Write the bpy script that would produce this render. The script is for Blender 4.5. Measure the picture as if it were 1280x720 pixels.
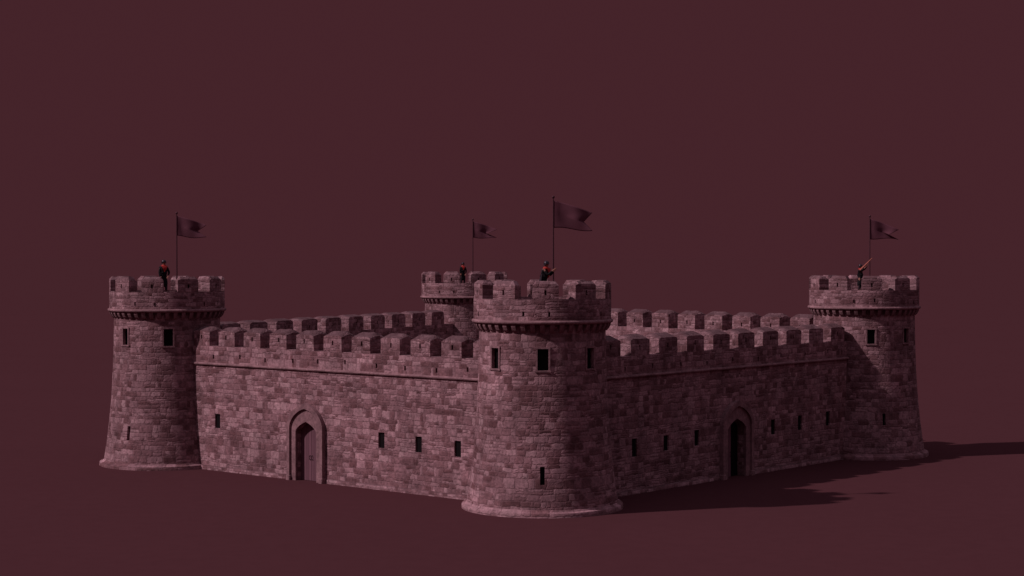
import bpy, bmesh, math, random
from mathutils import Vector, Matrix, noise as mnoise

random.seed(7)
for o in list(bpy.data.objects):
    bpy.data.objects.remove(o)
S = bpy.context.scene
C = S.collection
PI = math.pi
U = 0.036                       # metres in one measuring unit
F = 2260.0                      # focal length in photo pixels (1280 wide)
K = 1.014                       # storey heights are stretched by this much
CAM_H = 307.5 * U * K

# ------------------------------------------------------------------ camera
cam = bpy.data.cameras.new('camera')
cam.sensor_width = 36.0
cam.lens = F / 1280.0 * 36.0
cam.clip_start = 0.5
cam.clip_end = 60000
camo = bpy.data.objects.new('camera', cam)
C.objects.link(camo)
camo.location = (0, 0, CAM_H)
camo.rotation_euler = (math.radians(90 - 0.955), 0, 0)
S.camera = camo

# ------------------------------------------------------------------ sky
SKY = (0.0588, 0.0173, 0.0230)          # dusky maroon air near the horizon
ZENITH = (0.300, 0.250, 0.310)
W = bpy.data.worlds.new('World')
S.world = W
W.use_nodes = True
nt = W.node_tree
nt.nodes.clear()
out = nt.nodes.new('ShaderNodeOutputWorld')
bg = nt.nodes.new('ShaderNodeBackground')
tc = nt.nodes.new('ShaderNodeTexCoord')
sx = nt.nodes.new('ShaderNodeSeparateXYZ')
rp = nt.nodes.new('ShaderNodeValToRGB')
rp.color_ramp.elements[0].position = 0.2
rp.color_ramp.elements[0].color = (*SKY, 1)
rp.color_ramp.elements[1].position = 0.9
rp.color_ramp.elements[1].color = (*ZENITH, 1)
nt.links.new(tc.outputs['Generated'], sx.inputs[0])
nt.links.new(sx.outputs['Z'], rp.inputs[0])
nt.links.new(rp.outputs[0], bg.inputs[0])
bg.inputs[1].default_value = 1.0
nt.links.new(bg.outputs[0], out.inputs[0])

# ------------------------------------------------------------------ sun
AZ, EL = math.radians(17.5), math.radians(40)
sd = Vector((math.cos(AZ) * math.cos(EL), math.sin(AZ) * math.cos(EL), -math.sin(EL)))
sl = bpy.data.lights.new('sun', 'SUN')
sl.energy = 2.55
sl.angle = math.radians(1.2)
sl.color = (1.0, 0.83, 0.86)
so = bpy.data.objects.new('sun', sl)
C.objects.link(so)
so.rotation_euler = sd.to_track_quat('-Z', 'Y').to_euler()

S.view_settings.view_transform = 'Standard'
S.view_settings.look = 'None'
S.view_settings.exposure = 0
S.view_settings.gamma = 1
S.render.resolution_x = 1024
S.render.resolution_y = 576


# ------------------------------------------------------------------ materials
class NT:
    def __init__(s, name, rough=0.9):
        s.m = bpy.data.materials.new(name)
        s.m.use_nodes = True
        s.t = s.m.node_tree
        s.b = s.t.nodes['Principled BSDF']
        s.b.inputs['Roughness'].default_value = rough
        s.b.inputs['Specular IOR Level'].default_value = 0.15

    def n(s, kind, **k):
        x = s.t.nodes.new(kind)
        for a, v in k.items():
            setattr(x, a, v)
        return x

    def put(s, sock, v):
        if isinstance(v, (int, float)):
            sock.default_value = v
        elif isinstance(v, tuple):
            sock.default_value = v
        else:
            s.t.links.new(v, sock)

    def math(s, op, a, b=0.0, c=None):
        x = s.n('ShaderNodeMath', operation=op)
        s.put(x.inputs[0], a)
        s.put(x.inputs[1], b)
        if c is not None:
            s.put(x.inputs[2], c)
        return x.outputs[0]

    def xyz(s, a, b=0.0, c=0.0):
        x = s.n('ShaderNodeCombineXYZ')
        s.put(x.inputs[0], a); s.put(x.inputs[1], b); s.put(x.inputs[2], c)
        return x.outputs[0]

    def noise(s, vec, scale, detail=2.0, rough=0.5, dim='3D'):
        x = s.n('ShaderNodeTexNoise', noise_dimensions=dim)
        s.put(x.inputs['Vector'], vec)
        x.inputs['Scale'].default_value = scale
        x.inputs['Detail'].default_value = detail
        x.inputs['Roughness'].default_value = rough
        return x.outputs['Fac']

    def white(s, vec):
        x = s.n('ShaderNodeTexWhiteNoise', noise_dimensions='3D')
        s.put(x.inputs['Vector'], vec)
        return x.outputs['Value'], x.outputs['Color']

    def rng(s, v, a, b, c=0.0, d=1.0, smooth=False):
        x = s.n('ShaderNodeMapRange')
        if smooth:
            x.interpolation_type = 'SMOOTHSTEP'
        s.put(x.inputs[0], v)
        for i, q in enumerate((a, b, c, d)):
            s.put(x.inputs[i + 1], q)
        return x.outputs[0]

    def mixf(s, f, a, b):
        x = s.n('ShaderNodeMix', data_type='FLOAT')
        s.put(x.inputs[0], f); s.put(x.inputs[2], a); s.put(x.inputs[3], b)
        return x.outputs[0]

    def mixc(s, f, a, b, blend='MIX'):
        x = s.n('ShaderNodeMix', data_type='RGBA', blend_type=blend)
        s.put(x.inputs[0], f); s.put(x.inputs[6], a); s.put(x.inputs[7], b)
        return x.outputs[2]

    def ramp(s, f, stops):
        x = s.n('ShaderNodeValToRGB')
        cr = x.color_ramp
        while len(cr.elements) < len(stops):
            cr.elements.new(0.5)
        for e, (p, c) in zip(cr.elements, stops):
            e.position = p
            e.color = (*c, 1)
        s.put(x.inputs[0], f)
        return x.outputs[0]

    def bump(s, h, strength, dist):
        x = s.n('ShaderNodeBump')
        x.inputs['Strength'].default_value = strength
        x.inputs['Distance'].default_value = dist
        s.put(x.inputs['Height'], h)
        s.t.links.new(x.outputs[0], s.b.inputs['Normal'])


def masonry(name, mode, row=0.33, wid=0.62, bright=1.0, dark_tops=False):
    a = NT(name)
    tcn = a.n('ShaderNodeTexCoord')
    oc = tcn.outputs['Object']
    sp = a.n('ShaderNodeSeparateXYZ')
    a.put(sp.inputs[0], oc)
    X, Y, Z = sp.outputs
    rnd = a.n('ShaderNodeObjectInfo').outputs['Random']
    seed = a.math('MULTIPLY', rnd, 57.0)
    soff = a.xyz(seed, a.math('MULTIPLY', seed, 1.7), 0.0)
    va = a.n('ShaderNodeVectorMath', operation='ADD')
    a.put(va.inputs[0], oc); a.put(va.inputs[1], soff)
    pos = va.outputs[0]
    if mode == 'round':
        u = a.math('MULTIPLY', a.math('ARCTAN2', Y, X), 82 * U)
    else:
        u = a.math('ADD', X, Y)
    v = Z
    wob = a.noise(pos, 1.6, 2)
    wob2 = a.noise(pos, 4.5, 2)
    v = a.math('ADD', v, a.math('MULTIPLY', a.math('SUBTRACT', wob, 0.5), 0.16))
    v = a.math('ADD', v, a.math('MULTIPLY', a.math('SUBTRACT', wob2, 0.5), 0.10))
    u = a.math('ADD', u, a.math('MULTIPLY', a.math('SUBTRACT', wob2, 0.5), 0.22))
    vd = a.noise(a.xyz(a.math('ADD', v, seed), 3.1, 0.0), 1.1, 1)
    vr = a.math('DIVIDE', a.math('ADD', v, a.math('MULTIPLY', vd, 0.75)), row)
    r = a.math('FLOOR', vr)
    fv = a.math('FRACT', vr)
    rr, _ = a.white(a.xyz(r, seed, 1.5))
    ud = a.noise(a.xyz(u, a.math('MULTIPLY', r, 5.37), seed), 1.15, 1)
    ur = a.math('DIVIDE', a.math('ADD', u, a.math('MULTIPLY', ud, 1.1)), wid)
    ur = a.math('ADD', ur, a.math('MULTIPLY', rr, 17.0))
    c = a.math('FLOOR', ur)
    fu = a.math('FRACT', ur)
    h1, hc = a.white(a.xyz(r, c, seed))
    sc = a.n('ShaderNodeSeparateColor')
    a.put(sc.inputs[0], hc)
    s1 = a.math('LESS_THAN', sc.outputs[1], 0.22)       # split in height
    s2 = a.math('LESS_THAN', sc.outputs[2], 0.34)       # split in length
    fv2 = a.math('MULTIPLY', fv, 2.0)
    fvx = a.mixf(s1, fv, a.math('FRACT', fv2))
    hh = a.mixf(s1, row, row * 0.5)
    kv = a.math('MULTIPLY', s1, a.math('FLOOR', fv2))
    fu2 = a.math('MULTIPLY', fu, 2.0)
    fux = a.mixf(s2, fu, a.math('FRACT', fu2))
    ww = a.mixf(s2, wid, wid * 0.5)
    ku = a.math('MULTIPLY', s2, a.math('FLOOR', fu2))
    g, gc = a.white(a.xyz(a.math('ADD', r, a.math('MULTIPLY', kv, 0.31)),
                          a.math('ADD', c, a.math('MULTIPLY', ku, 0.37)), a.math('ADD', seed, 4.2)))
    sg = a.n('ShaderNodeSeparateColor')
    a.put(sg.inputs[0], gc)
    clus = a.noise(pos, 0.95, 3, 0.6)
    clus2 = a.noise(pos, 2.6, 2, 0.5)
    g = a.math('ADD', a.math('ADD', a.math('MULTIPLY', g, 0.74), 0.05), a.math('MULTIPLY', a.math('SUBTRACT', clus, 0.45), 0.6))
    g = a.math('ADD', g, a.math('MULTIPLY', a.math('SUBTRACT', clus2, 0.5), 0.3))
    du = a.math('MULTIPLY', a.math('MINIMUM', fux, a.math('SUBTRACT', 1.0, fux)), ww)
    dv = a.math('MULTIPLY', a.math('MINIMUM', fvx, a.math('SUBTRACT', 1.0, fvx)), hh)
    d = a.math('SMOOTH_MIN', du, dv, 0.10)
    fine = a.noise(pos, 9.0, 5, 0.65)
    d = a.math('ADD', d, a.math('MULTIPLY', a.math('SUBTRACT', fine, 0.5), 0.08))
    st = a.rng(d, 0.002, 0.045, smooth=True)            # 0 mortar, 1 stone
    k = bright
    col = a.ramp(g, [(0.08, (0.135 * k, 0.060 * k, 0.067 * k)), (0.3, (0.205 * k, 0.100 * k, 0.112 * k)),
                     (0.52, (0.29 * k, 0.155 * k, 0.175 * k)), (0.75, (0.40 * k, 0.228 * k, 0.252 * k)),
                     (1.0, (0.50 * k, 0.315 * k, 0.335 * k))])
    hue = a.mixc(a.math('MULTIPLY', sg.outputs[0], 0.28), col, (0.26 * k, 0.155 * k, 0.180 * k, 1))
    m1 = a.rng(fine, 0.25, 0.75, 0.60, 1.34)
    big = a.noise(pos, 0.55, 4, 0.6)
    m2 = a.rng(big, 0.3, 0.7, 0.72, 1.22)
    mid = a.noise(pos, 3.0, 4, 0.7)
    m3 = a.rng(mid, 0.3, 0.72, 0.72, 1.22)
    m = a.math('MULTIPLY', a.math('MULTIPLY', m1, m2), m3)
    cc = a.xyz(m, m, m)
    col = a.mixc(1.0, hue, cc, 'MULTIPLY')
    mort = a.mixc(1.0, (0.22 * k, 0.115 * k, 0.13 * k, 1), cc, 'MULTIPLY')
    col = a.mixc(a.rng(st, 0, 1, 0.35, 1.0), mort, col)
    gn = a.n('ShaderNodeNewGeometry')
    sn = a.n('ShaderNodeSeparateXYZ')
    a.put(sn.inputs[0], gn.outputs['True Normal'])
    top_dark = a.math('MULTIPLY', a.rng(sn.outputs[2], 0.6, 0.85), a.rng(fine, 0.3, 0.6, 0.5, 0.9))  # extra darkening on upward faces, broken up by fine noise
    if dark_tops:
        col = a.mixc(top_dark, col, (0.085, 0.043, 0.050, 1))
    a.put(a.b.inputs['Base Color'], col)
    hgt = a.math('ADD', a.math('MULTIPLY', st, 0.6), a.math('MULTIPLY', sg.outputs[1], 0.35))
    hgt = a.math('ADD', hgt, a.math('MULTIPLY', fine, 0.55))
    hgt = a.math('ADD', hgt, a.math('MULTIPLY', mid, 0.5))
    a.bump(hgt, 0.55, 0.045)
    return a.m


def plain_stone(name, c1, c2, bumpd=0.03):
    a = NT(name)
    oc = a.n('ShaderNodeTexCoord').outputs['Object']
    f = a.noise(oc, 7.0, 5, 0.65)
    g = a.noise(oc, 1.4, 3, 0.6)
    m = a.math('MULTIPLY', a.rng(f, 0.25, 0.75, 0.6, 1.35), a.rng(g, 0.3, 0.7, 0.75, 1.2))
    col = a.mixc(1.0, a.mixc(g, (*c1, 1), (*c2, 1)), a.xyz(m, m, m), 'MULTIPLY')
    a.put(a.b.inputs['Base Color'], col)
    a.bump(f, 0.6, bumpd)
    return a.m


def flat(name, c, rough=0.8, var=0.25, scale=6.0, metal=0.0):
    a = NT(name, rough)
    oc = a.n('ShaderNodeTexCoord').outputs['Object']
    f = a.noise(oc, scale, 4, 0.6)
    m = a.rng(f, 0.25, 0.75, 1 - var, 1 + var)
    a.put(a.b.inputs['Base Color'], a.mixc(1.0, (*c, 1), a.xyz(m, m, m), 'MULTIPLY'))
    a.b.inputs['Metallic'].default_value = metal
    return a.m


def ground_mat():
    a = NT('ground')
    a.b.inputs['Specular IOR Level'].default_value = 0.0
    a.b.inputs['Roughness'].default_value = 1.0
    oc = a.n('ShaderNodeTexCoord').outputs['Object']
    f = a.noise(oc, 0.08, 4, 0.55)
    g = a.noise(oc, 1.2, 4, 0.6)
    m = a.math('MULTIPLY', a.rng(f, 0.3, 0.7, 0.985, 1.015), a.rng(g, 0.3, 0.7, 0.965, 1.035))
    a.put(a.b.inputs['Base Color'], a.mixc(1.0, (*GROUND, 1), a.xyz(m, m, m), 'MULTIPLY'))
    return a.m


def wood_mat():
    a = NT('door_wood', 0.75)
    tcn = a.n('ShaderNodeTexCoord')
    sp = a.n('ShaderNodeSeparateXYZ')
    a.put(sp.inputs[0], tcn.outputs['Object'])
    X, Y, Z = sp.outputs
    pl = a.math('DIVIDE', X, 0.19)
    h, _ = a.white(a.xyz(a.math('FLOOR', pl), 2.0, 0.0))
    fr = a.math('FRACT', pl)
    e = a.math('MINIMUM', fr, a.math('SUBTRACT', 1.0, fr))
    st = a.rng(e, 0.0, 0.06, smooth=True)
    gr = a.noise(a.xyz(a.math('MULTIPLY', X, 14.0), Y, a.math('MULTIPLY', Z, 0.9)), 2.2, 4, 0.6)
    m = a.math('MULTIPLY', a.rng(gr, 0.2, 0.8, 0.8, 1.2), a.rng(h, 0, 1, 0.85, 1.12))
    m = a.math('MULTIPLY', m, a.rng(st, 0, 1, 0.55, 1.0))
    a.put(a.b.inputs['Base Color'], a.mixc(1.0, (0.155, 0.070, 0.092, 1), a.xyz(m, m, m), 'MULTIPLY'))
    a.bump(a.math('ADD', st, a.math('MULTIPLY', gr, 0.3)), 0.5, 0.02)
    return a.m


GROUND = (0.0782, 0.0288, 0.0346)
M = {
    'round': masonry('tower_masonry', 'round', 0.265, 0.48),
    'wall': masonry('wall_masonry', 'flat', 0.275, 0.52, 1.06),
    'round_small': masonry('parapet_masonry', 'round', 0.22, 0.50, 0.98, True),
    'wall_small': masonry('merlon_masonry', 'flat', 0.22, 0.46, 1.0, True),
    'plinth': masonry('plinth_masonry', 'round', 0.42, 0.95, 1.12),
    'trim': plain_stone('trim_stone', (0.22, 0.118, 0.132), (0.30, 0.168, 0.185)),
    'arch': plain_stone('arch_stone', (0.21, 0.112, 0.125), (0.28, 0.155, 0.172), 0.02),
    'dark': flat('painted_dark', (0.006, 0.003, 0.004), 0.9),  # near-black colour imitating the unlit depth of openings
    'wood': wood_mat(),
    'iron': flat('blackened_iron', (0.03, 0.02, 0.022), 0.5, metal=0.6),
    'pole': flat('flagpole_paint', (0.075, 0.026, 0.036), 0.6),
    'flag': flat('flag_cloth', (0.115, 0.040, 0.058), 0.85, 0.12, 2.0),
    'black': flat('black_cloth', (0.010, 0.008, 0.010), 0.8),
    'charcoal': flat('charcoal_cloth', (0.030, 0.020, 0.027), 0.8),
    'red': flat('red_scarf', (0.40, 0.035, 0.032), 0.7, 0.15),
    'skin': flat('skin', (0.30, 0.13, 0.10), 0.6, 0.08),
    'helmet': flat('helmet_metal', (0.05, 0.04, 0.05), 0.32, metal=0.7),
    'boots': flat('boot_leather', (0.012, 0.009, 0.009), 0.5),
    'horn': flat('staff_wood', (0.42, 0.135, 0.10), 0.55, 0.12),
    'ground': ground_mat(),
}


# ------------------------------------------------------------------ helpers
def tag(o, label=None, cat=None, group=None, kind=None):
    if label: o['label'] = label
    if cat: o['category'] = cat
    if group: o['group'] = group
    if kind: o['kind'] = kind
    return o


def empty(name, loc=(0, 0, 0), rz=0.0):
    o = bpy.data.objects.new(name, None)
    C.objects.link(o)
    o.location = loc
    o.rotation_euler = (0, 0, rz)
    o.empty_display_size = 0.5
    return o


def mesh_obj(name, bm, mat, parent=None, smooth=None, loc=None, rz=None):
    bmesh.ops.recalc_face_normals(bm, faces=bm.faces)
    me = bpy.data.meshes.new(name)
    bm.to_mesh(me)
    bm.free()
    me.materials.append(mat)
    if smooth is not None:
        me.shade_smooth() if smooth is True else me.set_sharp_from_angle(angle=math.radians(smooth))
        if smooth is not True:
            for p in me.polygons:
                p.use_smooth = True
            me.set_sharp_from_angle(angle=math.radians(smooth))
    o = bpy.data.objects.new(name, me)
    C.objects.link(o)
    if parent:
        o.parent = parent
    if loc is not None:
        o.location = loc
    if rz is not None:
        o.rotation_euler = (0, 0, rz)
    return o


def realize(o):
    bpy.context.view_layer.update()
    dg = bpy.context.evaluated_depsgraph_get()
    me = bpy.data.meshes.new_from_object(o.evaluated_get(dg))
    o.modifiers.clear()
    o.data = me


def cut(o, bmc, angle=None):
    """carve the boxes of bmc (in o's local space) out of o for good"""
    bmesh.ops.recalc_face_normals(bmc, faces=bmc.faces)
    me = bpy.data.meshes.new('cutter')
    bmc.to_mesh(me)
    bmc.free()
    k = bpy.data.objects.new('cutter', me)
    C.objects.link(k)
    bpy.context.view_layer.update()
    k.matrix_world = o.matrix_world.copy()
    md = o.modifiers.new('b', 'BOOLEAN')
    md.object = k
    md.operation = 'DIFFERENCE'
    md.solver = 'EXACT'
    realize(o)
    bpy.data.objects.remove(k)
    bpy.data.meshes.remove(me)
    if angle:
        o.data.set_sharp_from_angle(angle=math.radians(angle))


def box(bm, x0, x1, y0, y1, z0, z1, mx=None):
    v = [Vector((x, y, z)) for z in (z0, z1) for y in (y0, y1) for x in (x0, x1)]
    if mx is not None:
        v = [mx @ p for p in v]
    v = [bm.verts.new(p) for p in v]
    for f in ((0, 2, 3, 1), (4, 5, 7, 6), (0, 1, 5, 4), (2, 6, 7, 3), (0, 4, 6, 2), (1, 3, 7, 5)):
        bm.faces.new([v[i] for i in f])


def lathe(bm, prof, n=96, a0=0.0, a1=2 * PI):
    """prof: closed solid outline (r,z) from axis to axis, full turn"""
    rings = []
    for r, z in prof:
        if r < 1e-6:
            rings.append([bm.verts.new((0, 0, z))])
        else:
            rings.append([bm.verts.new((r * math.cos(a0 + i * (a1 - a0) / n), r * math.sin(a0 + i * (a1 - a0) / n), z)) for i in range(n)])
    for A, B in zip(rings, rings[1:]):
        for i in range(n):
            j = (i + 1) % n
            if len(A) == 1:
                bm.faces.new((A[0], B[i], B[j]))
            elif len(B) == 1:
                bm.faces.new((A[i], A[j], B[0]))
            else:
                bm.faces.new((A[i], A[j], B[j], B[i]))


def tube(bm, pts, rad, n=8):
    rings = []
    for i, p in enumerate(pts):
        a = pts[max(i - 1, 0)]; b = pts[min(i + 1, len(pts) - 1)]
        d = (b - a).normalized()
        q = d.to_track_quat('Z', 'Y')
        r = rad[i] if isinstance(rad, (list, tuple)) else rad
        rings.append([bm.verts.new(p + q @ Vector((r * math.cos(2 * PI * k / n), r * math.sin(2 * PI * k / n), 0))) for k in range(n)])
    for A, B in zip(rings, rings[1:]):
        for k in range(n):
            bm.faces.new((A[k], A[(k + 1) % n], B[(k + 1) % n], B[k]))
    bm.faces.new(rings[0]); bm.faces.new(rings[-1])


def rough_up(bm, amp, sc):
    for v in bm.verts:
        d = mnoise.noise_vector(v.co * sc)
        v.co += d * amp


def dup(o, parent, loc=None, rz=None):
    c = o.copy()
    C.objects.link(c)
    c.parent = parent
    if loc is not None: c.location = loc
    if rz is not None: c.rotation_euler = (0, 0, rz)
    for ch in o.children:
        dup(ch, c)
    return c


# ------------------------------------------------------------------ ground
bm = bmesh.new()
R0 = [0, 40, 120, 400, 1500, 6000, 25000]
prev = None
for r in R0[1:]:
    ring = [bm.verts.new((r * math.cos(i * PI / 24), 100 + r * math.sin(i * PI / 24), 0)) for i in range(48)]
    if prev is None:
        bm.faces.new(ring)
    else:
        for i in range(48):
            bm.faces.new((prev[i], prev[(i + 1) % 48], ring[(i + 1) % 48], ring[i]))
    prev = ring
g = mesh_obj('ground', bm, M['ground'])
tag(g, kind='structure')


# ------------------------------------------------------------------ plan of the castle
def at(px, s):
    d = F / s
    return Vector(((px - 640) / F * d * U, d * U, 0))


PT = {'N': at(678, 1.0), 'L': at(209, 0.824), 'R': at(1080, 0.786), 'B': at(580.5, 0.622)}

def lift(h):
    return 307.5 - (307.5 - h) / K


# ------------------------------------------------------------------ towers
SHAFT = [(0, -2), (95.4, -2), (95.2, 4), (94.2, 12), (92, 25), (89.6, 43), (87.4, 60),
         (85.4, 80), (83.6, 100), (82.2, 122), (81, 145), (80, 174), (79.4, 200), (79, 224), (79, 229.5), (0, 229.5)]


def shaft_r(h):
    q = SHAFT[3:-1]
    for (r0, z0), (r1, z1) in zip(q, q[1:]):
        if z0 <= h <= z1:
            return r0 + (r1 - r0) * (h - z0) / (z1 - z0)
    return 79


MER_W, TH = 21.5, 18.0      # tower merlon arc (deg), thickness


def tower_merlon_mesh():
    """curved block with a hipped top and a small arrow slit, local +X outwards"""
    bm = bmesh.new()
    z0, zs, z1 = 258 * U, 275 * U, 280 * U
    r0, r1 = (86 - TH) * U, 86 * U
    hw = math.radians(MER_W / 2)
    n = 8
    cols = []
    for i in range(n + 1):
        t = -1 + 2 * i / n
        a = t * hw
        end = min(1, (1 - abs(t)) / 0.25)
        ztop = zs + (z1 - zs) * end
        col = []
        for (r, z) in ((r0, z0), (r0, zs - 1 * U), (r0 + 4 * U, ztop - 0.6 * U), (r1 - 4 * U, ztop), (r1, zs - 0.2 * U + (z1 - zs) * 0.35 * end), (r1, z0)):
            col.append(bm.verts.new((r * math.cos(a), r * math.sin(a), z)))
        cols.append(col)
    for A, B in zip(cols, cols[1:]):
        for k in range(6):
            bm.faces.new((A[k], A[(k + 1) % 6], B[(k + 1) % 6], B[k]))
    bm.faces.new(cols[0]); bm.faces.new(cols[-1])
    return bm


def corbel_mesh():
    bm = bmesh.new()
    prof = [(77.5, 218), (80.5, 218.6), (83, 221), (85.2, 225), (86, 230), (77.5, 230)]
    w = 2.8 * U
    A = [bm.verts.new((r * U, -w, z * U)) for r, z in prof]
    B = [bm.verts.new((r * U, w, z * U)) for r, z in prof]
    for i in range(len(prof)):
        j = (i + 1) % len(prof)
        bm.faces.new((A[i], A[j], B[j], B[i]))
    bm.faces.new(A); bm.faces.new(B)
    return bm


mer0 = mesh_obj('merlon', tower_merlon_mesh(), M['round_small'])
cb = bmesh.new()
box(cb, 80 * U, 90 * U, -1.3 * U, 1.3 * U, 263 * U, 269 * U)
cut(mer0, cb)
cor0 = mesh_obj('corbel', corbel_mesh(), M['trim'])


def tower(key, phase, windows, slits, label):
    c = PT[key]
    tocam = -Vector((c.x, c.y, 0)).normalized()
    face = math.atan2(tocam.y, tocam.x)          # local +X looks at the viewer; +Y is screen right
    root = empty('round_tower', c, face)
    root.scale = (1, 1, K)
    tag(root, label, 'tower', 'round towers at the castle corners')
    bm = bmesh.new()
    lathe(bm, [(r * U, z * U) for r, z in SHAFT], 128)
    sh = mesh_obj('shaft', bm, M['round'], root, 35)
    cb = bmesh.new()
    windows = [(a, lift(p), lift(q), w) for a, p, q, w in windows]
    slits = [(a, lift(p), lift(q), w) for a, p, q, w in slits]
    ops = [(a, h0, h1, w, 7.0, 'window') for a, h0, h1, w in windows] + [(a, h0, h1, w, 7.0, 'arrow_slit') for a, h0, h1, w in slits]
    for a, h0, h1, w, dp, nm in ops:
        r = shaft_r((h0 + h1) / 2)
        mx = Matrix.Rotation(math.radians(a), 4, 'Z')
        box(cb, (r - dp) * U, (r + 8) * U, -w / 2 * U, w / 2 * U, h0 * U, h1 * U, mx)
    cut(sh, cb, 35)
    for a, h0, h1, w, dp, nm in ops:
        rm = shaft_r((h0 + h1) / 2)
        # near-black panel standing in for the unlit inside of the opening
        bm = bmesh.new()
        box(bm, (rm - dp - 1.5) * U, (rm - dp + 2.0) * U, (-w / 2 - 1) * U, (w / 2 + 1) * U, (h0 - 1) * U, (h1 + 1) * U)
        p = mesh_obj(nm, bm, M['dark'], root, rz=math.radians(a))
        if nm == 'window':
            bm = bmesh.new()
            rt, rb = shaft_r(h1), shaft_r(h0)
            fo = 1.7
            def bar(y0, y1, z0, z1, pr):
                box(bm, (rm - 3) * U, (rm + pr) * U, y0 * U, y1 * U, z0 * U, z1 * U)
            e = 0.4
            bar(-w / 2 - fo, -w / 2 + e, h0, h1, 0.8)
            bar(w / 2 - e, w / 2 + fo, h0, h1, 0.8)
            bar(-w / 2 - fo - .3, w / 2 + fo + .3, h1 - e, h1 + fo, 0.95)
            bar(-w / 2 - fo - 1, w / 2 + fo + 1, h0 - fo, h0 + e, 1.5)
            f = mesh_obj('frame', bm, M['trim'], p)
    bm = bmesh.new()
    lathe(bm, [(r * U, z * U) for r, z in ((0, -2.5), (101.2, -2.5), (101.2, 4.4), (100.6, 5.6), (98.4, 6.2), (96.6, 6.6), (95.4, 8.4), (93, 9.2), (0, 9.2))], 128)
    for v in bm.verts:
        if v.co.z > 0:
            q = mnoise.noise(v.co * 1.3 + c) * 0.02
            v.co.z += q
    mesh_obj('plinth', bm, M['plinth'], root, 35)
    # parapet ring and floor
    bm = bmesh.new()
    lathe(bm, [(r * U, z * U) for r, z in ((0, 229.8), (84.5, 229.8), (86, 231), (86, 244), (86, 258), (68, 258), (68, 253), (0, 253))], 120, math.radians(phase), math.radians(phase) + 2 * PI)
    pa = mesh_obj('parapet', bm, M['round_small'], root, 35)
    cb = bmesh.new()
    for i in range(10):
        mx = Matrix.Rotation(math.radians(phase + 36 * i + (18 if i % 2 else 3)), 4, 'Z')
        z = 238 + random.uniform(-1.5, 2)
        box(cb, 80 * U, 90 * U, -1.3 * U, 1.3 * U, z * U, (z + 5.5) * U, mx)
    cut(pa, cb, 35)
    for i in range(10):
        m = dup(mer0, root, (0, 0, 0), math.radians(phase + 36 * i))
    n = 44
    for i in range(n):
        dup(cor0, root, (0, 0, 0), 2 * PI * i / n)
    # roll moulding
    bm = bmesh.new()
    prof = []
    for k in range(9):
        t = -PI / 2 + PI * k / 8
        prof.append((86.2 + 2.3 * math.cos(t), 230.5 + 2.3 * math.sin(t)))
    prof = [(84, 228.2)] + prof + [(84, 232.8)]
    rings = [[bm.verts.new((r * U * math.cos(a), r * U * math.sin(a), z * U)) for a in [2 * PI * i / 128 for i in range(128)]] for r, z in prof]
    for A, B in zip(rings, rings[1:]):
        for i in range(128):
            bm.faces.new((A[i], A[(i + 1) % 128], B[(i + 1) % 128], B[i]))
    mesh_obj('string_course', bm, M['trim'], root, True)
    return root


tower('N', 2.5, [(-46, 172, 198, 13), (0.5, 171, 198, 14), (47, 172, 198, 13)], [(0, 34, 56, 5.5)],
      'nearest and largest round stone tower, between the two ramparts with arched doors')
tower('L', -15, [(-50, 178, 203, 12), (1, 177, 203, 14)], [(-40, 38, 59, 5.5)],
      'round stone tower at the far left end of the sunlit rampart')
tower('R', 8, [(8, 174, 197, 13), (54, 175, 198, 13)], [(21, 49, 67, 5.0)],
      'round stone tower at the right end of the shaded rampart, half in diagonal shadow')
tower('B', -17, [(-60, 172, 198, 12)], [], 'smallest looking round stone tower, at the back corner behind the nearest tower')
bpy.data.objects.remove(mer0)
bpy.data.objects.remove(cor0)

# ------------------------------------------------------------------ walls
HT = 15.0            # half thickness
CREN, TOP, STR = 180.0, 207.5, 154.0
MW = 33.0            # merlon width
SLIT_MERLON = {}


def wall_merlon(w, top, cap):
    """block with a hipped top, centred on x, from z=0"""
    bm = bmesh.new()
    h, hs = top * U, (top - cap) * U
    kq = cap / 5.5
    hw, t = w / 2 * U, HT * U
    ys = [(-t, 0), (-t, hs), (-t * 0.4, h - 1.6 * U * kq), (0, h), (t * 0.4, h - 1.6 * U * kq), (t, hs), (t, 0)]
    xs = [-hw, -hw + 2.5 * U, -hw + 5.5 * U, 0, hw - 5.5 * U, hw - 2.5 * U, hw]
    cols = []
    for i, x in enumerate(xs):
        e = [0, 0.55, 1, 1, 1, 0.55, 0][i]
        col = []
        for y, z in ys:
            if z > hs: z = hs + (z - hs) * (0.6 + 0.4 * e)
            if z >= hs: z -= (3.2 if cap < 5 else 1.8) * U * (1 - e)
            col.append(bm.verts.new((x, y, z)))
        cols.append(col)
    for A, B in zip(cols, cols[1:]):
        for k in range(6):
            bm.faces.new((A[k], A[k + 1], B[k + 1], B[k]))
        bm.faces.new((A[6], A[0], B[0], B[6]))
    bm.faces.new(cols[0]); bm.faces.new(cols[-1])
    for _ in range(2):
        bmesh.ops.subdivide_edges(bm, edges=[e for e in bm.edges if e.calc_length() > 5 * U], cuts=1, use_grid_fill=True)
    off = random.uniform(0, 90)
    for v in bm.verts:
        if v.co.z > 1 * U:
            v.co += mnoise.noise_vector((v.co + Vector((off, 0, 0))) * 3.0) * 0.022
    return bm


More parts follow.
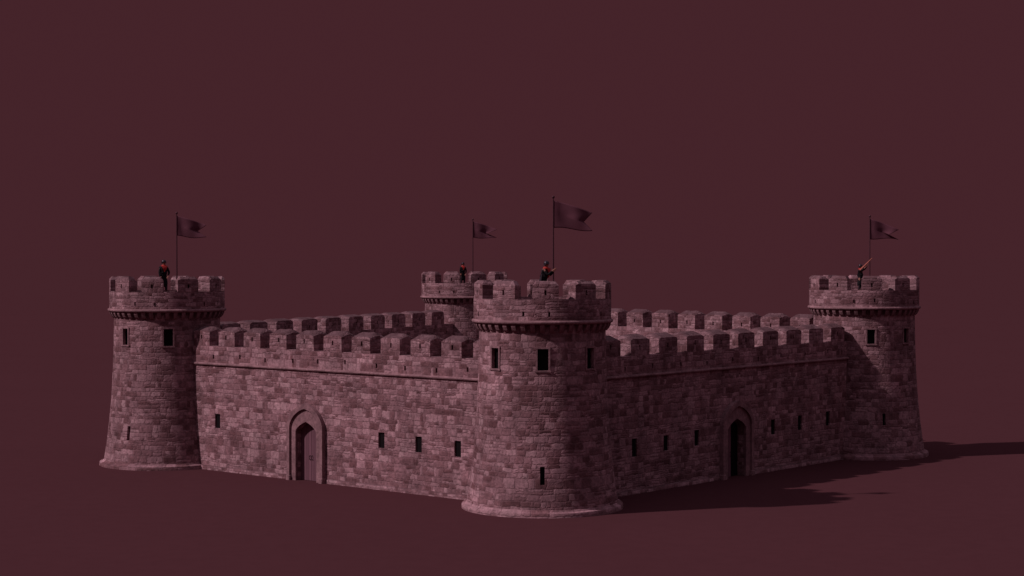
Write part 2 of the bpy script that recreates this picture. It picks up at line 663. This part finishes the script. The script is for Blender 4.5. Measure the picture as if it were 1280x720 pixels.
def merlon_variants(w, top, cap):
    out = []
    for k in range(5):
        o = mesh_obj('merlon', wall_merlon(w, top, cap), M['wall_small'])
        cb = bmesh.new()
        dx, dz = random.uniform(-1.5, 1.5), random.uniform(-1.5, 1)
        for s in (-1, 1):
            y0, y1 = sorted((s * (HT - 6) * U, s * (HT + 4) * U))
            box(cb, (dx - 1.4) * U, (dx + 1.4) * U, y0, y1, (9.5 + dz) * U, (15.5 + dz) * U)
        cut(o, cb)
        out.append(o)
    return out


DW = [1.0]


def arch_pts(w, hs, ha, n=10, rd=0.56):
    """pointed arch outline from left foot over the apex to the right foot (x,z)"""
    w = w * DW[0]
    L = [(-w / 2, 0), (-w / 2, hs)]
    rise = ha - hs
    for i in range(1, n + 1):
        t = 1 - math.cos(i / n * PI / 2) if i < n else 1.0
        L.append((-w / 2 + w / 2 * t, hs + rise * (rd * math.sqrt(1 - (1 - t) ** 2) + (1 - rd) * t)))
    return L + [(-x, z) for x, z in reversed(L[:-1])]


def arch_band(bm, outer, inner, y0, y1):
    n = len(outer)
    P = lambda p, y: bm.verts.new((p[0] * U, y * U, p[1] * U))
    a = [P(p, y0) for p in outer]; b = [P(p, y0) for p in inner]
    c = [P(p, y1) for p in outer]; d = [P(p, y1) for p in inner]
    for i in range(n - 1):
        bm.faces.new((a[i], a[i + 1], b[i + 1], b[i]))
        bm.faces.new((c[i], c[i + 1], d[i + 1], d[i]))
        bm.faces.new((a[i], a[i + 1], c[i + 1], c[i]))
        bm.faces.new((b[i], b[i + 1], d[i + 1], d[i]))
    for i in (0, n - 1):
        bm.faces.new((a[i], b[i], d[i], c[i]))


def arch_solid(bm, pts, y0, y1):
    a = [bm.verts.new((x * U, y0 * U, z * U)) for x, z in pts]
    b = [bm.verts.new((x * U, y1 * U, z * U)) for x, z in pts]
    n = len(pts)
    for i in range(n):
        bm.faces.new((a[i], a[(i + 1) % n], b[(i + 1) % n], b[i]))
    bm.faces.new(a); bm.faces.new(b)


def wall(A, B, fronts, mw, label, out_sign, slits=(), door=None):
    """A is the left tower in the picture. local -Y is towards the viewer's side"""
    a, b = PT[A], PT[B]
    d = (b - a)
    L = d.length
    ang = math.atan2(d.y, d.x)
    # side facing the viewer = local -Y
    DW[0] = 1.13 if A == 'N' else 1.03
    CR = CREN + (5.0 if (A, B) == ('B', 'R') else 0)
    root = empty('stone_rampart', a, ang)
    root.scale = (1, 1, K)
    tag(root, label, 'rampart', 'ramparts between the round towers')
    ux = d.normalized()
    ny = Vector((ux.y, -ux.x, 0))
    base = a + ny * HT * U

    def t_of(px):
        k = (px - 640) / F
        # base.x + t ux.x = k (base.y + t ux.y)
        return (k * base.y - base.x) / (ux.x - k * ux.y) / U

    x0, x1 = 60.0, L / U - 60.0
    bm = bmesh.new()
    box(bm, x0 * U, x1 * U, -HT * U, HT * U, -1 * U, CR * U)
    cutx = []
    w = mesh_obj('wall_body', bm, M['wall'], root)
    cb = bmesh.new()
    nslit = 0
    cents = [t_of((p + q) / 2) for p, q in fronts]
    n = len(cents)
    mi, mt = (n - 1) / 2, sum(cents) / n
    per = sum((i - mi) * (t - mt) for i, t in enumerate(cents)) / sum((i - mi) ** 2 for i in range(n))
    print(A, B, 'period', round(per, 2), 'widths', round(sum(t_of(q) - t_of(p) for p, q in fronts) / n, 1), 'len', round(L / U))
    allc = [mt + (i - mi) * per for i in range(-12, n + 12)]
    for i, t in enumerate(allc):
        if t < 88 or t > L / U - 88: continue
        z = 161 + random.uniform(-1.5, 3)
        tt = t + per * 0.5 + random.uniform(-4, 4)
        if x0 + 25 < tt < x1 - 25:
            box(cb, (tt - 1.6) * U, (tt + 1.6) * U, -(HT + 5) * U, -(HT - 6) * U, z * U, (z + 6) * U)
    ops = []
    for px, h0, h1 in slits:
        h0, h1 = lift(h0), lift(h1)
        t = t_of(px)
        box(cb, (t - 5.8) * U, (t + 5.8) * U, -(HT + 5) * U, -(HT - 7) * U, h0 * U, h1 * U)
        ops.append((t, h0, h1))
    if door is not None:
        dt = t_of(door)
        mxs = len(cb.verts)
        pts = arch_pts(41, 67.2, 82.2)
        av = [cb.verts.new(((x + dt) * U, -(HT + 5) * U, (z if z > 0 else -3) * U)) for x, z in pts]
        bv = [cb.verts.new(((x + dt) * U, -(HT - 14) * U, (z if z > 0 else -3) * U)) for x, z in pts]
        nn = len(pts)
        for i in range(nn):
            cb.faces.new((av[i], av[(i + 1) % nn], bv[(i + 1) % nn], bv[i]))
        cb.faces.new(av); cb.faces.new(bv)
    cut(w, cb)
    for t, h0, h1 in ops:
        bm = bmesh.new()
        box(bm, -7 * U, 7 * U, -(HT - 2.4) * U, -(HT - 9) * U, (h0 - 1) * U, (h1 + 1) * U)  # black panel imitates the shade deep in the slit
        mesh_obj('arrow_slit', bm, M['dark'], root, loc=(t * U, 0, 0))
    # merlons
    VAR = merlon_variants(mw, TOP - CREN + (4 if B == 'R' and A == 'B' else 0), 3.0 if (A, B) == ('L', 'B') else 5.5)
    for i, t in enumerate(allc):
        if t < 66 or t > L / U - 66: continue
        dup(VAR[(i * 3 + i // 5) % 5], root, (t * U, 0, CR * U))
    for o in VAR:
        bpy.data.objects.remove(o)
    # string course, footing
    def strip(name, z, hgt, pr, side, mat, wob=0.01):
        bm = bmesh.new()
        N = 60
        prof = [(HT - 1, z), (HT + pr * 0.8, z + hgt * 0.12), (HT + pr, z + hgt * 0.45), (HT + pr * 0.75, z + hgt * 0.85), (HT - 1, z + hgt)]
        cols = []
        for k in range(N + 1):
            x = (x0 + (x1 - x0) * k / N) * U
            j = mnoise.noise(Vector((x * 0.9, z, side))) * wob
            cols.append([bm.verts.new((x, side * (y * U + j * (0 if q in (0, 4) else 1)), zz * U + j)) for q, (y, zz) in enumerate(prof)])
        for P, Q in zip(cols, cols[1:]):
            for q in range(len(prof) - 1):
                bm.faces.new((P[q], P[q + 1], Q[q + 1], Q[q]))
            bm.faces.new((P[-1], P[0], Q[0], Q[-1]))
        bm.faces.new(cols[0]); bm.faces.new(cols[-1])
        mesh_obj(name, bm, mat, root, 50)
    strip('string_course', STR - 2, 4.2, 3.2, -out_sign, M['trim'], 0.018)
    if door is None:
        strip('footing', -1, 7, 2.2, -out_sign, M['trim'], 0.03)
    else:
        for nm, q0, q1 in (('footing', x0, dt - 41), ('footing', dt + 41, x1)):
            sx0, sx1 = x0, x1
            x0_, x1_ = q0, q1
            bm = bmesh.new()
            N = 30
            cols = []
            for k in range(N + 1):
                x = (q0 + (q1 - q0) * k / N)
                j = mnoise.noise(Vector((x * 0.03, 3, 1))) * 1.2
                prof = [(HT - 1, -1), (HT + 2.2, -1), (HT + 2.0, 5.2 + j), (HT + 0.6, 6.4 + j), (HT - 1, 6.6 + j)]
                cols.append([bm.verts.new((x * U, -y * U, zz * U)) for y, zz in prof])
            for P, Q in zip(cols, cols[1:]):
                for q in range(4):
                    bm.faces.new((P[q], P[q + 1], Q[q + 1], Q[q]))
                bm.faces.new((P[-1], P[0], Q[0], Q[-1]))
            bm.faces.new(cols[0]); bm.faces.new(cols[-1])
            mesh_obj(nm, bm, M['wall_small'], root, 50)
        # portal
        por = empty('doorway', (dt * U, 0, 0))
        por.parent = root
        Y = -HT
        bm = bmesh.new()
        arch_band(bm, arch_pts(70, 74.2, 107.7, 10, 0.78), arch_pts(60, 72.2, 100.2, 10, 0.78), Y + 1, Y - 6.5)
        o = mesh_obj('hood_mould', bm, M['arch'], por, 40)
        bm = bmesh.new()
        arch_band(bm, arch_pts(61, 72.5, 100.9, 10, 0.78), arch_pts(41, 67.2, 82.2), Y + 1.5, Y - 3.4)
        mesh_obj('arch_surround', bm, M['arch'], por, 40)
        for s in (-1, 1):
            bm = bmesh.new()
            xa, xb = sorted((s * 28.5 * DW[0], s * 36 * DW[0]))
            box(bm, xa * U, xb * U, (Y - 7.8) * U, (Y + 1) * U, -1 * U, 7 * U)
            bmesh.ops.bevel(bm, geom=bm.edges[:], offset=0.8 * U, segments=1, affect='EDGES')
            mesh_obj('base_block', bm, M['trim'], por)
        if A == 'N':
            bm = bmesh.new()
            arch_solid(bm, arch_pts(44, 67.7, 83.7), Y + 11.5, Y + 14.5)  # black panel painted in place of the unlit doorway depth
            mesh_obj('shade_panel', bm, M['dark'], por)
        for s in ((-1,) if A == 'N' else (-1, 1)):
            pts = [p for p in arch_pts(43, 67.7, 83.7)]
            half = [(x, z) for x, z in pts if x * s >= -1e-6]
            if s == 1:
                half = [(0.25, 0.3)] + [(max(x, 0.25), max(z, 0.3)) for x, z in half]
            else:
                half = [(min(x, -0.25), max(z, 0.3)) for x, z in half] + [(-0.25, 0.3)]
            # drop duplicates
            hh = []
            for p in half:
                if not hh or (abs(p[0] - hh[-1][0]) + abs(p[1] - hh[-1][1])) > 1e-3: hh.append(p)
            bm = bmesh.new()
            arch_solid(bm, hh, Y + 7.5, Y + 11.0)
            lf = mesh_obj('door', bm, M['wood'], por)
            bm = bmesh.new()
            prof = [Vector((s * 2.2 * U, (Y + 7.4) * U, 29 * U)), Vector((s * 2.2 * U, (Y + 5.7) * U, 30 * U)),
                    Vector((s * 2.2 * U, (Y + 5.7) * U, 34 * U)), Vector((s * 2.2 * U, (Y + 7.4) * U, 35 * U))]
            tube(bm, prof, 0.55 * U, 6)
            mesh_obj('handle', bm, M['iron'], lf)
    return root


c8 = lambda L: [(240 + p / 3.4595, 240 + q / 3.4595) for p, q in L]
c7 = lambda L: [(750 + p / 4.129, 750 + q / 4.129) for p, q in L]
wall('L', 'N', c8([(112, 180), (220, 290), (335, 405), (450, 530), (570, 650), (695, 775), (820, 900), (943, 1030), (1070, 1155)]), 35.5,
     'long sunlit stone rampart with an arched door, between the left and nearest towers', 1,
     [(271.5, 58, 79), (476.5, 52, 73), (523, 51, 72), (572, 50, 71)], 384)
wall('N', 'R', c7([(170, 262), (310, 400), (440, 535), (580, 665), (710, 795), (840, 920), (965, 1040), (1082, 1160)]), 42,
     'stone rampart in deep shade with a dark arched doorway, between the nearest and right towers', 1,
     [(793.5, 45, 69), (833, 47, 68), (871.5, 48, 70), (967, 49, 71), (1000.5, 50, 72), (1035.5, 51, 73)], 919.5)
wall('L', 'B', [(280.5, 300.7), (312.8, 335), (344, 366), (376, 397), (405.6, 426), (435, 453), (463.4, 481), (490, 506.5), (516.6, 533)], 51,
     'far back-left rampart, only its dark shaded merlons showing above the nearer one', -1)
wall('B', 'R', c7([(135, 218), (262, 355), (403, 492), (545, 635), (687, 780), (832, 925), (975, 1075)]), 41,
     'far back-right rampart with bright sunlit merlons showing above the shaded one', -1)


# ------------------------------------------------------------------ flags
def flag(key, dpx, top_px, s, fly, hoist, seed, label, y0=253.0, tilt=0.0, droop=15.0, notch=0.22):
    c = PT[key] + Vector((dpx / s * U, 0, 0))
    H = (307.5 * K + (322.5 - top_px) / s) * U
    root = empty('flagpole', (c.x, c.y, y0 * U * K))
    tag(root, label, 'flag', 'flags on the tower tops')
    h = H - y0 * U * K
    bm = bmesh.new()
    tube(bm, [Vector((0, 0, 0)), Vector((0, 0, h * 0.5)), Vector((0, 0, h - 1.5 * U))], [1.25 * U, 1.05 * U, 0.8 * U], 10)
    mesh_obj('pole', bm, M['pole'], root, 40)
    bm = bmesh.new()
    bmesh.ops.create_uvsphere(bm, u_segments=12, v_segments=8, radius=1.9 * U, matrix=Matrix.Translation((0, 0, h - 0.5 * U)))
    mesh_obj('finial', bm, M['pole'], root, True)
    bm = bmesh.new()
    nu, nv = 36, 20
    zt = h - 5 * U
    G = []
    for i in range(nu + 1):
        u = i / nu
        row = []
        for j in range(nv + 1):
            v = j / nv                     # 0 top, 1 bottom
            k = 1 - notch * (1 - abs(2 * v - 1))
            x = fly * u * k
            top = -droop * (u ** 1.25)
            bot = -hoist - 2.0 * u + 1.5 * math.sin(u * 5 + seed)
            z = top + (bot - top) * v
            am = (0.5 + 2.3 * u) * min(1, u * 5)
            y = am * math.sin(u * 7.2 - v * 2.2 + seed) + 0.35 * u * math.sin(v * 7 + u * 9 + seed)
            row.append(bm.verts.new((x * U, y * U, zt + z * U)))
        G.append(row)
    for i in range(nu):
        for j in range(nv):
            bm.faces.new((G[i][j], G[i + 1][j], G[i + 1][j + 1], G[i][j + 1]))
    o = mesh_obj('pennant', bm, M['flag'], root, True)
    md = o.modifiers.new('s', 'SOLIDIFY'); md.thickness = 0.012
    realize(o)


flag('N', 13.5, 246, 1.0, 49, 35, 0.6, 'largest dark maroon swallowtail flag, flying on the nearest tower')
flag('L', 12, 266, 0.824, 45, 31, 1.9, 'dark maroon swallowtail flag flying on the left tower', droop=14, notch=0.3)
flag('B', 10.5, 274, 0.622, 49, 32, 3.2, 'dark maroon swallowtail flag on the small back tower', droop=16, notch=0.42)
flag('R', 7, 270, 0.786, 46, 31, 4.4, 'dark maroon swallowtail flag flying on the right tower', droop=17, notch=0.35)


# ------------------------------------------------------------------ people
def skin_obj(name, V, E, R, mat, parent, sub=1):
    me = bpy.data.meshes.new(name)
    me.from_pydata([tuple(v) for v in V], E, [])
    o = bpy.data.objects.new(name, me)
    C.objects.link(o)
    md = o.modifiers.new('skin', 'SKIN')
    md.use_smooth_shade = True
    if not me.skin_vertices:
        bpy.context.view_layer.objects.active = o
    sv = me.skin_vertices[0].data
    for i, r in enumerate(R):
        sv[i].radius = (r, r) if not isinstance(r, tuple) else r
    sv[0].use_root = True
    o.modifiers.new('sub', 'SUBSURF').levels = sub
    o.modifiers['sub'].render_levels = sub
    realize(o)
    o.data.materials.clear()
    o.data.materials.append(mat)
    o.parent = parent
    return o


def person(loc, height, rz, armL, armR, label, red=1.0, lean=0.0, cape=False, head_pitch=0.0):
    """1.80 m figure facing local +X; arm = (elbow, wrist) as offsets from the shoulder"""
    root = empty('person', loc, rz)
    k = height / 1.80
    root.scale = (k, k, k)
    tag(root, label, 'person', 'sentries on the tower tops')
    V, E, R = [], [], []

    def add(p, r, par=None):
        V.append(Vector(p)); R.append(r)
        if par is not None: E.append((par, len(V) - 1))
        return len(V) - 1
    ln = lean
    pel = add((0, 0, 0.95), (0.145, 0.12))
    wai = add((ln * .3, 0, 1.10), (0.135, 0.105), pel)
    che = add((ln * .8, 0, 1.32), (0.165, 0.12), wai)
    nek = add((ln * 1.1, 0, 1.49), 0.062, che)
    hb = add((ln * 1.25 + 0.015, 0, 1.58), 0.078, nek)
    hm = add((ln * 1.3 + 0.022, 0, 1.67), (0.088, 0.10), hb)
    ht = add((ln * 1.3 + 0.008, 0, 1.755), (0.065, 0.075), hm)
    nose = add((ln * 1.3 + 0.118, 0, 1.645), 0.016, hm)
    arms = []
    for s, arm in ((1, armL), (-1, armR)):
        sh = add((ln, 0.19 * s, 1.42), 0.062, che)
        P0 = V[sh]
        e = P0 + Vector(arm[0]); w = P0 + Vector(arm[1])
        el = add(e, 0.046, sh)
        wr = add(w, 0.030, el)
        dr = (w - e).normalized()
        side = dr.cross(Vector((0, 0, 1)))
        if side.length < 0.1: side = Vector((0, 1, 0))
        side.normalize()
        pm = add(w + dr * 0.06, (0.036, 0.022), wr)
        for q, (off, ll) in enumerate(((-0.030, .062), (-0.010, .075), (0.010, .070), (0.030, .055))):
            a1 = add(w + dr * 0.105 + side * off, 0.0095, pm)
            a2 = add(w + dr * (0.105 + ll) + side * off * 1.15 + Vector((0, 0, -0.02)), 0.008, a1)
        th = add(w + dr * 0.06 - side * 0.048, 0.011, pm)
        add(w + dr * 0.10 - side * 0.066, 0.009, th)
        arms.append((P0, e, w))
    legs = []
    for s in (1, -1):
        hp = add((0, 0.095 * s, 0.88), 0.095, pel)
        kn = add((0.03 if s > 0 else 0.0, 0.115 * s, 0.48), 0.062, hp)
        an = add((0.0 if s > 0 else -0.04, 0.125 * s, 0.09), 0.042, kn)
        to = add((0.17 if s > 0 else 0.13, 0.14 * s, 0.035), 0.035, an)
        legs.append((V[hp].copy(), V[kn].copy(), V[an].copy(), V[to].copy()))
    body = skin_obj('body', V, E, R, M['skin'], root, 2)
    # coat: torso, skirt and sleeves
    V, E, R = [], [], []
    c0 = add((0, 0, 0.98), (0.175, 0.145))
    c1 = add((ln * .3, 0, 1.12), (0.160, 0.13), c0)
    c2 = add((ln * .8, 0, 1.33), (0.21, 0.16), c1)
    c3 = add((ln * 1.05, 0, 1.46), (0.11, 0.095), c2)
    k1 = add((-0.01, 0, 0.74), (0.215, 0.18), c0)
    add((-0.02, 0, 0.36), (0.25, 0.21), k1)
    for (P0, e, w), s in zip(arms, (1, -1)):
        a = add(P0 + Vector((0, -0.015 * s, -0.01)), 0.074, c2); b = add(e, 0.062, a); add(e + (w - e) * 0.88, 0.047, b)
    skin_obj('coat', V, E, R, M['black'], root, 2)
    for leg in legs:
        V, E, R = [], [], []
        a = add(leg[0] + Vector((0, 0, -0.05)), 0.105); b = add(leg[1], 0.078, a); add(leg[2] + Vector((0, 0, .08)), 0.06, b)
        skin_obj('trouser_leg', V, E, R, M['charcoal'], root, 1)
        V, E, R = [], [], []
        a = add(leg[2] + Vector((0, 0, .12)), 0.062); b = add(leg[2] + Vector((0, 0, -.02)), 0.055, a); add(leg[3], 0.047, b)
        skin_obj('boot', V, E, R, M['boots'], root, 1)
    for s in (1, -1):
        bm = bmesh.new()
        bmesh.ops.create_uvsphere(bm, u_segments=10, v_segments=8, radius=0.014, matrix=Matrix.Translation((ln * 1.3 + 0.098, 0.033 * s, 1.668)))
        mesh_obj('eye', bm, M['boots'], root, True)
    # helmet / cap
    bm = bmesh.new()
    hc = Vector((ln * 1.3 + 0.012, 0, 1.705))
    prof = [(0.0, 0.118), (0.05, 0.108), (0.088, 0.08), (0.112, 0.035), (0.117, -0.005), (0.145, -0.02), (0.140, -0.028), (0.10, -0.022), (0, 0.06)]
    lathe(bm, prof, 24)
    for v in bm.verts:
        v.co.x *= 1.08
        if v.co.x < 0 and v.co.z < 0: v.co.z -= 0.05
        v.co += hc
    mesh_obj('helmet', bm, M['helmet'], root, 50)
    # red scarf round the neck hanging over the chest
    bm = bmesh.new()
    lathe(bm, [(0.06, -0.05), (0.115, -0.045), (0.128, -0.01), (0.115, 0.035), (0.085, 0.055), (0.06, 0.05), (0.055, 0.0), (0.06, -0.05)], 24)
    bmesh.ops.remove_doubles(bm, verts=bm.verts, dist=1e-5)
    for v in bm.verts:
        v.co += Vector((ln * 1.15, 0, 1.50))
    # hanging front
    A = []
    n = 8
    for i in range(n + 1):
        t = i / n
        w_ = (0.13 * (1 - t) + 0.02) * red
        z = 1.50 - 0.28 * t * red
        x = ln * (1.15 - 0.35 * t) + 0.135 + 0.055 * math.sin(t * PI)
        A.append([bm.verts.new((x - 0.03 * 0, -w_, z)), bm.verts.new((x + 0.035, 0, z - 0.01)), bm.verts.new((x, w_, z)), bm.verts.new((x - 0.05, 0, z))])
    for P, Q in zip(A, A[1:]):
        for q in range(4):
            bm.faces.new((P[q], P[(q + 1) % 4], Q[(q + 1) % 4], Q[q]))
    bm.faces.new(A[0]); bm.faces.new(A[-1])
    mesh_obj('scarf', bm, M['red'], root, 50)
    if cape:
        bm = bmesh.new()
        G = []
        for i in range(9):
            a = math.radians(100 + 160 * i / 8)
            col = []
            for j in range(9):
                t = j / 8
                r = 0.17 + 0.12 * t + 0.015 * math.sin(i * 2.1)
                col.append(bm.verts.new((ln * (1 - t) + r * math.cos(a) * 0.95, r * math.sin(a), 1.46 - 0.92 * t)))
            G.append(col)
        for P, Q in zip(G, G[1:]):
            for j in range(8):
                bm.faces.new((P[j], P[j + 1], Q[j + 1], Q[j]))
        o = mesh_obj('cape', bm, M['charcoal'], root, True)
        md = o.modifiers.new('s', 'SOLIDIFY'); md.thickness = 0.02
        realize(o)
    return root


FL = 253.0 * U * K
DOWN = ((0.02, 0.05, -0.28), (0.10, 0.03, -0.53))
DOWNR = ((0.02, -0.05, -0.28), (0.10, -0.03, -0.53))


def spot(key, dpx, s, dy=0.0):
    return PT[key] + Vector((dpx / s * U, dy * U, FL))


# facing: local +X; -90 deg looks straight at the camera
pL = person(spot('L', 0.5, 0.824, -30), 1.87, math.radians(-62), ((0.02, 0.09, -0.27), (0.17, -0.02, -0.44)), DOWNR,
            'person in long black coat and red scarf standing upright on the left tower', 1.1)
pN = person(spot('N', 1.0, 1.0, -10), 1.84, math.radians(-22), ((0.16, -0.02, -0.24), (0.36, -0.08, -0.04)), ((0.18, 0.02, -0.22), (0.38, 0.10, -0.02)),
            'person in dark cape leaning forward with raised hands on the nearest tower', 1.5, lean=0.10, cape=True)
pB = person(spot('B', -1.5, 0.622, -20), 1.66, math.radians(-70), ((0.02, 0.08, -0.27), (0.14, -0.02, -0.48)), DOWNR,
            'person in black with red scarf seen above the back tower parapet', 1.0)
pR = person(spot('R', -8.5, 0.786, -25), 1.62, math.radians(-35), ((0.22, -0.02, 0.08), (0.44, -0.10, 0.30)), ((0.18, 0.04, 0.0), (0.34, 0.12, 0.16)),
            'person in black raising a long pale staff on the right tower', 0.35)
# staff held by the sentry on the right tower
b = spot('R', -8.5, 0.786, -25)
top = Vector((at(1085.5, 0.786).x, b.y - 0.17, (307.5 * K - (322.8 - 322.5) / 0.786) * U))
low = Vector((at(1070.5, 0.786).x, b.y - 0.17, (307.5 * K - (338 - 322.5) / 0.786) * U))
d = top - low
rt = empty('staff', low)
tag(rt, 'long pale orange staff raised slantwise by the person on the right tower', 'staff')
bm = bmesh.new()
tube(bm, [Vector((0, 0, 0)), d * 0.25, d * 0.6, d], [0.058, 0.052, 0.034, 0.018], 10)
mesh_obj('shaft', bm, M['horn'], rt, 40)
